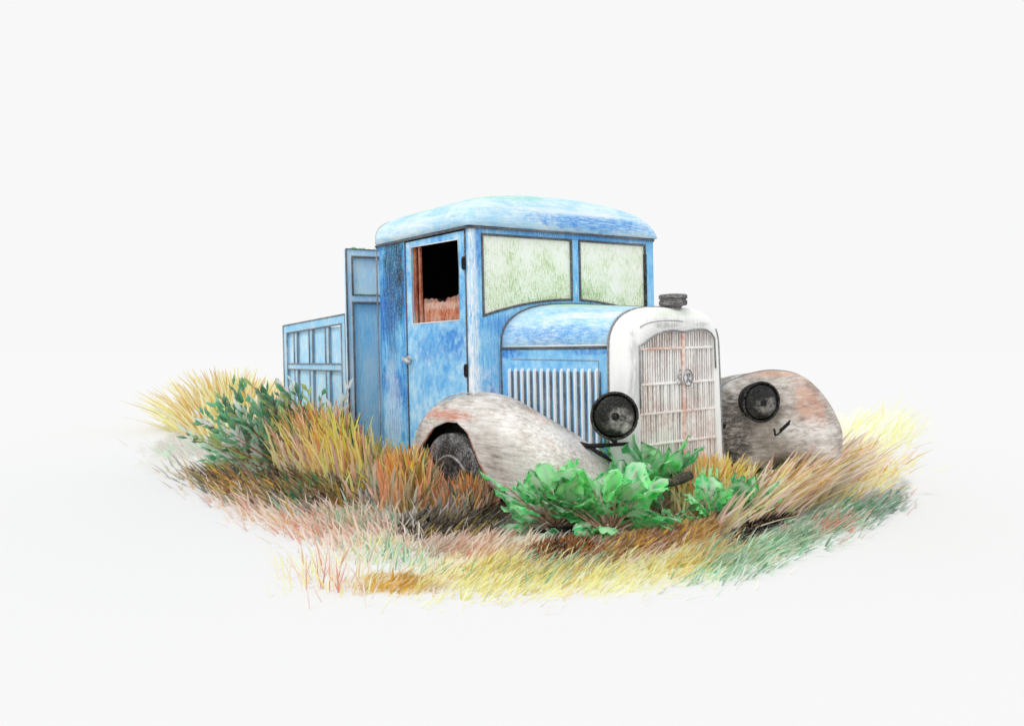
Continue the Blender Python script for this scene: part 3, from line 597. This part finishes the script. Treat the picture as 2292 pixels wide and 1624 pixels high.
for s in (-1, 1):
    e = bpy.data.objects.new('bed_side', None); COL.objects.link(e); e.parent = truck; e.location = (0, 0, 0); e.empty_display_size = .1
    yo, yi = s*.905, s*.865
    P = lambda pts, m, y0=yo, y1=yi: m.prism(pts, lambda p: (p[0], y0, p[1]), lambda p: (p[0], y1, p[1]))
    xr = -3.26
    fr = MB(); tb = lambda x, d: (x, bed_top(x)-d)
    n = 8; xs_ = np.linspace(xr, -1.855, n)
    P([tb(x, 0) for x in xs_]+[tb(x, .072) for x in xs_[::-1]], fr)
    P([(xr, .5), tb(xr, .072), (xr+.09, bed_top(xr+.09)-.072), (xr+.09, .5)], fr); P([(-1.945, .5), (-1.945, bed_top(-1.945)-.072), (-1.855, bed_top(-1.855)-.072), (-1.855, .5)], fr)
    P([(xr+.09, 1.12), (xr+.09, 1.165), (-1.945, 1.18), (-1.945, 1.125)], fr, s*.902, s*.868); P([(xr+.09, .5), (xr+.09, .60), (-1.945, .60), (-1.945, .5)], fr, s*.902)
    fr.obj('side_frame', M['bed'], e, bevel=.004)
    pl = MB(); pl.box(xr+.05, -1.9, min(s*.872, s*.882), max(s*.872, s*.882), .52, 1.50); pl.obj('side_panel', M['bed_pale'], e)
    for xp in (-2.98, -2.62, -2.26):
        for (z0, z1) in ((.60, 1.122), (1.17, bed_top(xp)-.075)):
            po = MB(); P([(xp-.02, z0), (xp-.02, z1), (xp+.05, z1), (xp+.05, z0)], po, s*.899, s*.882); 
            po.obj('stake', M['bed'], e, bevel=.003)
    t = MB(); y = s*.906
    t.tube([(x, y, bed_top(x)+.003) for x in xs_], .007); t.tube([(x, y, bed_top(x)-.075) for x in (xr+.09, -1.945)], .0075)
    t.tube([(xr, y, .5), (xr, y, bed_top(xr))], .009); t.tube([(xr+.09, y, .5), (xr+.09, y, bed_top(xr)-.075)], .008); t.tube([(-1.945, y, .5), (-1.945, y, bed_top(-1.945)-.075)], .009); t.tube([(-1.87, y, .5), (-1.87, y, 1.6)], .006)
    t.tube([(xr+.09, y, 1.170), (-1.945, y, 1.182)], .006); t.tube([(xr+.09, y, 1.118), (-1.945, y, 1.122)], .006)
    for xp in (-2.98, -2.62, -2.26):
        for (z0, z1) in ((.60, 1.115), (1.175, bed_top(xp)-.08)):
            t.tube([(xp-.025, s*.902, z0), (xp-.025, s*.902, z1)], .0075); t.tube([(xp+.055, s*.902, z0), (xp+.055, s*.902, z1)], .0075)
    t.obj('side_bead', M['softline'], e, smooth_=True)
fl_ = MB(); fl_.box(-3.26, -1.86, -.862, .862, .50, .54); fl_.box(-3.29, -3.262, -.9, .9, .5, 1.50); fl_.obj('bed_floor', M['bed'], truck)

# ================================================================== VEGETATION
TI = (Matrix.Translation(truck.location) @ Matrix.Rotation(R(YAW-90), 4, 'Z')).inverted()
def in_truck(x, y, m=.03):
    p = TI @ Vector((x, y, 0)); return -3.3-m < p.x < 1.05+m and abs(p.y) < (.93 if p.x < -.5 else .87)+m if p.x < .35 else (p.x < 1.02+m and abs(p.y) < .5+m)
def bl_add(mb, x, y, h, ang, wid, col, col2, curve=.25, fwd=0.):
    """a single blade of dry grass: ang leans it to the side, fwd towards or away from the viewer"""
    n = 4; ca, sa = math.sin(ang), math.cos(ang); vs = []; cs = []
    yawb = rng.uniform(-.6, .6); dx, dy = math.cos(yawb), math.sin(yawb)
    for i in range(n+1):
        t = i/n; px = x+h*t*(ca+curve*ca*t); py = y+h*t*fwd; pz = h*t*sa*(1-.12*t*t); w = wid*(1-.85*t**1.6)*(.6+.4*min(1, t*4))*.5
        vs += [(px-dx*w, py-dy*w, pz), (px+dx*w, py+dy*w, pz)]
        c = [a*(1-t)+b*t for a, b in zip(col, col2)]; cs += [c, c]
    mb.add(vs, [(2*i, 2*i+1, 2*i+3, 2*i+2) for i in range(n)], cs)
def pick(cols, x=0, y=0):
    i = int((mnoise.noise(Vector((x*2.6, y*1.9, len(cols)*3.7)))*1.25+.5+rng.normal(0, .16))*len(cols)) % len(cols)
    c = cols[i if rng.random() < .75 else rng.integers(len(cols))]; k = rng.uniform(1.0, 1.32) if max(c) > 120 else rng.uniform(.7, 1.1); return [min(.93, max(.004, a*k)) for a in lin(c)]
def pale(c, t): return [a*(1-t)+.93*t for a in c]
DENS = .58
def zone(mb, u, v, ru, rv, tilt, n, h, lean, cols, wpx=(2.5, 5), fade=.25, jit=14, clump=0, avoid=True, tufty=False):
    wpx = (wpx[0]*1.25, wpx[1]*1.6)
    a = R(tilt); cl = []
    if clump: cl = [(rng.normal(0, .5), rng.normal(0, .5)) for _ in range(clump)]
    for _ in range(int(n*DENS)):
        if cl: c = cl[rng.integers(clump)]; p, q_ = c[0]+rng.normal(0, .09), c[1]+rng.normal(0, .09)
        else:
            p, q_ = rng.normal(0, .56), rng.normal(0, .56)
        if p*p+q_*q_ > 3.2: continue
        if not tufty and mnoise.noise(Vector((u*.01+p*2.2, v*.01+q_*2.2, .3))) < rng.uniform(-.6, .2): continue
        if tufty and p*p+q_*q_ > 1.6: continue
        uu = u+p*ru*math.cos(a)+q_*rv*math.sin(a); vv = v-p*ru*math.sin(a)+q_*rv*math.cos(a)
        if vv < HY+60: continue
        X, D = g2w(uu, vv)
        if avoid and in_truck(X, D): continue
        s = D/FX; L = lean(uu) if callable(lean) else lean
        L += rng.normal(0, jit); e = p*p+q_*q_
        c1 = pick(cols, X, D); c1 = pale(c1, min(.6, max(0, e-.5)*.35)); c2 = pale(c1, rng.uniform(0, fade*2))
        bl_add(mb, X, D, rng.uniform(*h)*s*(1-.25*min(1, e)), R(L), rng.uniform(*wpx)*s, c1, c2, rng.uniform(.05, .45), rng.normal(0, .18))
YEL, YPALE, OCH, OLI = (250, 216, 40), (244, 236, 146), (212, 166, 40), (148, 122, 28)
ORG, RED, BRN, DBR = (226, 128, 24), (206, 66, 26), (148, 88, 18), (78, 46, 16)
GRN, DGR, GGR, PGR = (60, 146, 70), (24, 96, 56), (110, 170, 124), (180, 220, 186)
PNK, ROS, GRY, BLK = (244, 212, 194), (206, 140, 114), (180, 170, 148), (26, 20, 14)
def tag(o, label, cat=None, group=None, kind=None):
    if label: o['label'] = label
    if cat: o['category'] = cat
    if group: o['group'] = group
    if kind: o['kind'] = kind
    return o
# ---- grass too many to count
mb = MB()
zone(mb, 640, 900, 120, 18, 0, 500, (25, 75), lambda u: (u-640)*.08, [YPALE, YPALE, YEL, (238, 226, 150)], (2, 4), .5)
zone(mb, 560, 1100, 130, 34, -12, 1500, (25, 75), -42, [OLI, OCH, BRN, OLI, DBR, DGR], (3, 6), .08)
zone(mb, 700, 1100, 150, 56, -14, 2600, (30, 80), -36, [OLI, (150, 122, 40), BRN, DBR, DGR, DBR, (118, 96, 50), GRN], (3, 6.5), .08)
zone(mb, 650, 1040, 150, 34, -4, 900, (25, 60), -40, [GRY, GGR, (150, 140, 118), (188, 180, 160)], (3, 6), .35)
zone(mb, 450, 1010, 110, 26, 4, 320, (20, 45), -40, [(208, 204, 194), (216, 214, 206), PGR], (2.5, 5), .4)
zone(mb, 660, 1170, 180, 40, -18, 1100, (30, 70), -38, [PNK, ROS, (214, 184, 164), (226, 206, 190), OCH], (2.2, 4.5), .35)
zone(mb, 800, 1190, 130, 45, -6, 1000, (25, 60), -15, [PNK, (216, 184, 166), (190, 150, 130), GGR, (222, 206, 176)], (2.2, 4.5), .3)
zone(mb, 860, 1250, 110, 30, -6, 420, (25, 55), 8, [GGR, PGR, (186, 196, 170), YPALE], (1.8, 3.2), .35)
zone(mb, 730, 1300, 100, 55, 0, 260, (40, 120), lambda u: (u-730)*.12-4, [YPALE, (240, 222, 196), ROS, (232, 208, 180), YPALE], (1.6, 3.0), .45)
zone(mb, 885, 1312, 90, 22, 0, 420, (20, 46), 35, [OCH, (190, 156, 50), (214, 184, 84), (176, 136, 44)], (2.4, 5), .25)
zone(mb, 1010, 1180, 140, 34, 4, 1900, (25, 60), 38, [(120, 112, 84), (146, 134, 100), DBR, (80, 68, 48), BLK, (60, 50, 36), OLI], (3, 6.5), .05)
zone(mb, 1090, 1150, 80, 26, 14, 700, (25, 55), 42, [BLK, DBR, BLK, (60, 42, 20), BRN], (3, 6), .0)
zone(mb, 1050, 1230, 160, 30, 4, 1100, (25, 60), 34, [PNK, ROS, (206, 180, 156), (180, 150, 128), GRY], (2.2, 4.5), .3)
zone(mb, 1200, 1275, 260, 40, 3, 1500, (25, 62), 40, [YPALE, (214, 190, 96), (190, 168, 70), GGR, (240, 232, 170), (200, 150, 90), (150, 170, 96)], (2, 4.2), .3)
zone(mb, 1330, 1305, 330, 38, 6, 900, (25, 60), 42, [YPALE, (226, 220, 130), (200, 206, 130), (240, 236, 180), (216, 186, 110)], (1.8, 3.4), .4)
zone(mb, 1060, 1320, 190, 32, 0, 380, (25, 55), 40, [YPALE, (230, 224, 120), (216, 206, 110)], (1.8, 3.4), .4)
zone(mb, 1265, 1240, 95, 24, 0, 1700, (18, 42), 20, [BRN, (140, 84, 14), DBR, DBR, (168, 104, 24)], (3, 6), .02)
zone(mb, 1420, 1225, 120, 26, 16, 2600, (20, 50), 36, [BRN, (168, 118, 40), OCH, (150, 100, 34), OLI], (3, 6), .12)
zone(mb, 1550, 1195, 120, 26, 18, 2600, (20, 52), 38, [BRN, OCH, (184, 136, 56), (206, 166, 70), (150, 104, 40)], (3, 6), .15)
zone(mb, 1560, 1255, 150, 34, 14, 1300, (25, 60), 42, [(226, 210, 120), (206, 190, 96), (214, 180, 100), GGR, (198, 160, 84)], (2.2, 4.5), .28)
zone(mb, 1690, 1185, 90, 20, 24, 1500, (22, 48), 42, [BLK, BLK, DBR, (50, 36, 20), BRN], (3, 6), .0)
zone(mb, 1700, 1245, 170, 38, 18, 1100, (28, 66), 46, [GGR, PGR, (142, 178, 148), (110, 156, 122), (196, 206, 170)], (2.4, 5.5), .25)
zone(mb, 1850, 1180, 150, 40, 22, 1300, (28, 64), 48, [GGR, (104, 150, 116), (72, 124, 90), PGR, (170, 150, 130), ROS], (2.6, 5.5), .22)
zone(mb, 1965, 1140, 60, 22, 24, 420, (22, 48), 48, [(120, 132, 122), (84, 112, 98), DGR, GGR], (2.4, 5), .2)
zone(mb, 1780, 1110, 110, 24, 30, 1200, (24, 60), 50, [(176, 130, 104), (150, 116, 92), BRN, GRY, ROS], (2.6, 5.5), .18)
zone(mb, 1930, 1080, 120, 44, 22, 600, (30, 80), 46, [YPALE, (238, 214, 150), (234, 222, 150), PNK, OCH], (2.2, 4.5), .35)
zone(mb, 1960, 990, 90, 50, 10, 420, (40, 110), 38, [YPALE, (242, 242, 176), (236, 238, 160)], (1.8, 3.4), .5)
zone(mb, 850, 1085, 90, 36, 0, 1500, (40, 100), -4, [OLI, OCH, GRN, YEL, (176, 140, 60), GGR, (198, 120, 60)], (3, 6), .15)
zone(mb, 930, 1130, 90, 30, 0, 1100, (30, 80), 4, [OLI, BRN, (176, 110, 40), OCH, (120, 104, 70)], (3, 6), .12)
zone(mb, 1000, 1130, 70, 20, 8, 700, (40, 80), 4, [BRN, (170, 96, 30), OLI, ORG], (3, 6), .12)
g_o = mb.obj('grass', M['blade']); tag(g_o, 'mixed dry ochre, brown and green grass covering the ground around the truck', 'grass', None, 'stuff')
# ---- tufts one can tell apart
def tuft(label, spec, group='tufts of tall grass around the truck', cat='grass tuft'):
    m = MB()
    for z in spec: zone(m, *z[0], tufty=True, **z[1])
    o = m.obj('grass_tuft', M['blade']); tag(o, label, cat, group)
    # put the origin at the base of the tuft
    c = np.mean([[v[0], v[1]] for v in m.v], 0); o.data.transform(Matrix.Translation((-c[0], -c[1], 0))); o.location = (c[0], c[1], 0)
    return o
K = dict
tuft('pale yellow tuft of tall dry grass standing apart, farthest left', [((510, 962, 110, 14, 0, 1500, (60, 165), lambda u: (u-530)*.38, [YPALE, (234, 214, 130), OCH, (222, 196, 104), (244, 236, 180)]), K(wpx=(3, 6), fade=.35, jit=9)),
     ((490, 958, 90, 12, 0, 500, (25, 80), lambda u: (u-540)*.5, [OCH, (190, 152, 54), (206, 172, 80)]), K(wpx=(3, 6), fade=.2, jit=10))])
tuft('red and yellow tall grass before the cargo bed side', [((735, 1072, 105, 22, -8, 2300, (90, 205), -8, [YEL, YEL, YEL, (236, 160, 70), ORG, RED, OCH, (240, 200, 150), OLI, DGR, (246, 224, 110)]), K(wpx=(3, 6), fade=.15, jit=8)),
     ((690, 1066, 60, 20, -10, 500, (70, 190), -16, [(230, 176, 156), RED, ROS, OLI, DGR, YPALE]), K(wpx=(2.4, 5), fade=.1, jit=8))])
tuft('upright orange grass tuft beside the near front wheel', [((912, 1130, 60, 18, 0, 1300, (50, 165), 0, [ORG, (222, 150, 40), (196, 140, 40), (240, 170, 80), OCH, (222, 130, 40), (240, 196, 140), OLI, BRN, YEL, OLI, (120, 140, 60)]), K(wpx=(3.5, 7), fade=.12, jit=7))])
tuft('olive and green grass tuft against the rear corner of the cab', [((845, 1080, 75, 22, 0, 1100, (50, 135), -4, [OLI, OLI, GRN, (150, 160, 60), OCH, (220, 176, 120), YEL, (230, 190, 160)]), K(wpx=(2.4, 5), fade=.2, jit=8))])
tuft('rust brown grass clump in front of the near wheel', [((1050, 1145, 62, 18, 8, 1100, (30, 115), 4, [(196, 112, 24), BRN, OLI, ORG, DBR, OCH, DGR, (206, 128, 30)]), K(wpx=(3.5, 7), fade=.12, jit=11))])
tuft('golden yellow grass tuft growing against the far side of the grille', [((1590, 1145, 78, 24, 6, 1700, (50, 160), 4, [YEL, (246, 216, 90), (240, 196, 80), (226, 150, 60), OCH, (246, 226, 150), ORG]), K(wpx=(3.5, 7), fade=.2, jit=12)),
     ((1605, 1085, 30, 14, 6, 400, (50, 110), 4, [ORG, (206, 130, 50), YEL, BRN]), K(wpx=(3, 6), fade=.1, jit=8))])
tuft('pink and tan leaning grass tuft under the far fender', [((1762, 1124, 150, 28, 22, 2400, (60, 175), 36, [PNK, (244, 204, 184), (232, 180, 158), (214, 150, 126), OCH, YPALE, (222, 196, 120), PNK, OLI]), K(wpx=(4, 9), fade=.25, jit=8)),
     ((1770, 1118, 110, 22, 22, 700, (60, 160), 36, [OCH, (186, 140, 56), (200, 160, 80), ROS]), K(wpx=(3, 6), fade=.1, jit=8))])
tuft('green and ochre streaked grass tuft between golden grass and pink grass', [((1690, 1130, 70, 22, 20, 900, (50, 130), 42, [GRN, OLI, (116, 150, 84), OCH, GGR, PNK]), K(wpx=(3, 6), fade=.15, jit=10))])
# ---- dark green bush on the left
def bush(label, u, v, wpx_, hpx, n, seed):
    rg = random.Random(seed); x0, D = g2w(u, v); s = D/FX; root = thing('bush', label, 'bush', (x0, D, 0))
    st = MB(); lf = MB()
    for i in range(n):
        a = rg.gauss(-42, 30); a = max(-84, min(22, a)); L = rg.uniform(.35, 1.0)*(wpx_*.55*abs(math.sin(R(a)))+hpx*math.cos(R(a)))*s
        bx = rg.uniform(-.25, .45)*wpx_*s; dy = rg.uniform(-.35, .35); sag = rg.uniform(.1, .5)
        pts = []
        for k_ in range(6):
            t = k_/5; pts.append(Vector((bx+L*t*math.sin(R(a)), dy*L*t, L*t*math.cos(R(a))+L*.28*math.sin(t*math.pi*.8)*sag+.01)))
        st.tube(pts, [.006, .005, .004, .003, .002, .001], 4)
        base = lin(rg.choice([(34, 140, 84), (80, 176, 120), (130, 204, 154), (206, 236, 210), (30, 118, 70), (236, 248, 236), (176, 200, 110)]))
        for k_ in range(16):
            t = rg.uniform(.2, 1); q_ = pts[min(4, int(t*5))].lerp(pts[min(5, int(t*5)+1)], t*5-int(t*5)) if t < 1 else pts[-1]
            d = (pts[-1]-pts[0]).normalized(); side = Vector((d.z, rg.uniform(-.8, .8), -d.x))*rg.choice((-1, 1)); dd = (d*1.3+side*rg.uniform(.2, .8)).normalized()
            l = rg.uniform(.05, .13); w = rg.uniform(.010, .018); sd = dd.cross(Vector((0, 1, 0))).normalized()*w
            kk = rg.uniform(.75, 1.3); c = [min(.9, b*kk) for b in base]
            lf.add([q_, q_+dd*l*.5+sd, q_+dd*l, q_+dd*l*.5-sd], [(0, 1, 2, 3)], [c, c, pale(c, .3), c])
    st.obj('stem', M['rust'], root); lf.obj('foliage', M['leaf'], root)
    return root
bush('low bush of dark green sprigs in front of the pale yellow tuft', 640, 1062, 265, 175, 165, 3)
# ---- broad leaved plants in front of the grille
LG = [(50, 204, 92), (16, 168, 60), (110, 232, 130), (176, 248, 180), (4, 116, 40), (44, 206, 124), (140, 240, 150), (0, 134, 60), (80, 214, 104)]
def leaf(mb, base, az, el, L, W, droop, rg, zmax=9):
    n, m = 8, 6; d0 = Vector((math.cos(az)*math.cos(el), math.sin(az)*math.cos(el), math.sin(el))); side = Vector((-math.sin(az), math.cos(az), 0)); 
    roll = rg.uniform(-.7, .7); up = d0.cross(side); side = side*math.cos(roll)+up*math.sin(roll)
    c0 = lin(rg.choice(LG)); c1 = lin(rg.choice(LG)); sd = rg.uniform(0, 99); vs = []; cs = []
    for i in range(n+1):
        t = i/n; c = Vector(base)+d0*L*t+Vector((0, 0, -droop*L*t*t)); nrm = side.cross(d0).normalized(); c.z = min(c.z, zmax)
        w = W*(math.sin(math.pi*min(1, t*.97+.03)**.75)**.8)*.5*(1+.14*math.sin(t*26+sd))
        if t < .12: w *= .35
        for j in range(m+1):
            k_ = (j/m-.5)*2; p = c+side*w*k_+nrm*(abs(k_)*w*.35+.012*math.sin(t*14+k_*3+sd)*abs(k_))
            z = mnoise.noise(Vector((p.x*28+sd, p.y*28, p.z*28))); z2 = mnoise.noise(Vector((t*3+sd, k_*1.3, 2)))
            a = min(1, max(0, .5+z*1.8+z2*1.1)); col = [c0[q]*(1-a)+c1[q]*a for q in range(3)]
            rib = max(0, 1-abs(k_)*2.6)*.7+max(0, math.sin((t*7-abs(k_)*1.6)*math.pi*1.0+sd))**4*.5
            if z > .22: rib += .5
            if z < -.34: col = [q_*.4 for q_ in col]
            vs.append(p); rb = min(.8, rib); cs.append([q_*1.4*(1-rb)+w_*rb for q_, w_ in zip(col, (.80, .93, .80))])
    fs = [(i*(m+1)+j, i*(m+1)+j+1, (i+1)*(m+1)+j+1, (i+1)*(m+1)+j) for i in range(n) for j in range(m)]
    mb.add(vs, fs, cs); return
def plant(label, u, v, wpx_, hpx, n, seed, el=(10, 80), front=False):
    rg = random.Random(seed); x0, D = g2w(u, v); s = D/FX; root = thing('leafy_plant', label, 'plant', (x0, D, 0), group='broad leaved green plants before the truck')
    lf = MB(); st = MB()
    for i in range(n):
        e = rg.uniform(*el); azd = rg.choice((0, 180))+rg.gauss(0, 38) if e < 50 else rg.uniform(0, 360)
        if front and rg.random() < .3: azd = rg.uniform(220, 320)
        L = (wpx_*.5*math.cos(R(e))+hpx*math.sin(R(e)))*s*rg.uniform(.4, .92); st_l = L*rg.uniform(.45, .74); a = R(azd)
        d0 = Vector((math.cos(a)*math.cos(R(e)), math.sin(a)*math.cos(R(e))*.6, math.sin(R(e)))); b = d0*st_l
        st.tube([(0, 0, 0), d0*st_l*.5, b, b+d0*L*.2], [.008, .0065, .005, .003], 5)
        leaf(lf, b, a, R(e)*rg.uniform(.7, 1.05), L-st_l*.6, (L-st_l*.5)*rg.uniform(.36, .66), rg.uniform(.0, .45), rg, hpx*s*.96)
    st.obj('stem', M['stem'], root, smooth_=True); lf.obj('foliage', M['leaf'], root, smooth_=True)
    return root
M['stem'] = crayon('plant_stem', [(150, 96, 76), (190, 140, 118), (214, 196, 176), (236, 230, 222)], stroke=(6, 6, 6), sscale=6, grain=.3)
plant('leafy green plant radiating from black soil, foremost of the plants', 1245, 1184, 290, 160, 54, 11, (2, 80), True)
plant('tall bright green plant growing at the foot of the white grille', 1452, 1155, 170, 195, 60, 12, (30, 86))
plant('wide pale green plant between grille plant and foremost plant', 1365, 1194, 250, 160, 54, 13, (5, 80), True)
plant('small leafy plant touching the near fender', 1175, 1124, 140, 90, 26, 14, (10, 80))
plant('low pale green plant hugging the ground beside the dark bumper stub', 1490, 1172, 190, 60, 30, 15, (2, 45), True)
plant('darker green plant among the golden grass under the far fender', 1668, 1168, 150, 120, 26, 16, (15, 80))
plant('narrow green plant amid the golden grass by the grille edge', 1590, 1178, 70, 130, 18, 18, (45, 88))
plant('leafy green plant rising between near fender and hidden bumper', 1300, 1142, 170, 115, 34, 17, (20, 85))
# ---- dark roots at the foot of the foremost plant
rt = MB(); jr = random.Random(9); x0, D = g2w(1245, 1186)
for i in range(9):
    a = jr.uniform(0, 6.28); L = jr.uniform(.10, .24); pts = [Vector((0, 0, .015))]
    for k_ in range(4): pts.append(pts[-1]+Vector((math.cos(a), math.sin(a)*.7, 0))*L/4+Vector((0, 0, jr.uniform(-.004, .01)))); a += jr.uniform(-.5, .5)
    rt.tube(pts, [.012, .011, .009, .006, .003], 6)
ro = rt.obj('root', M['black'], smooth_=True); ro.location = (x0, D-.05, 0); tag(ro, 'black gnarled roots spread on the brown soil', 'roots')
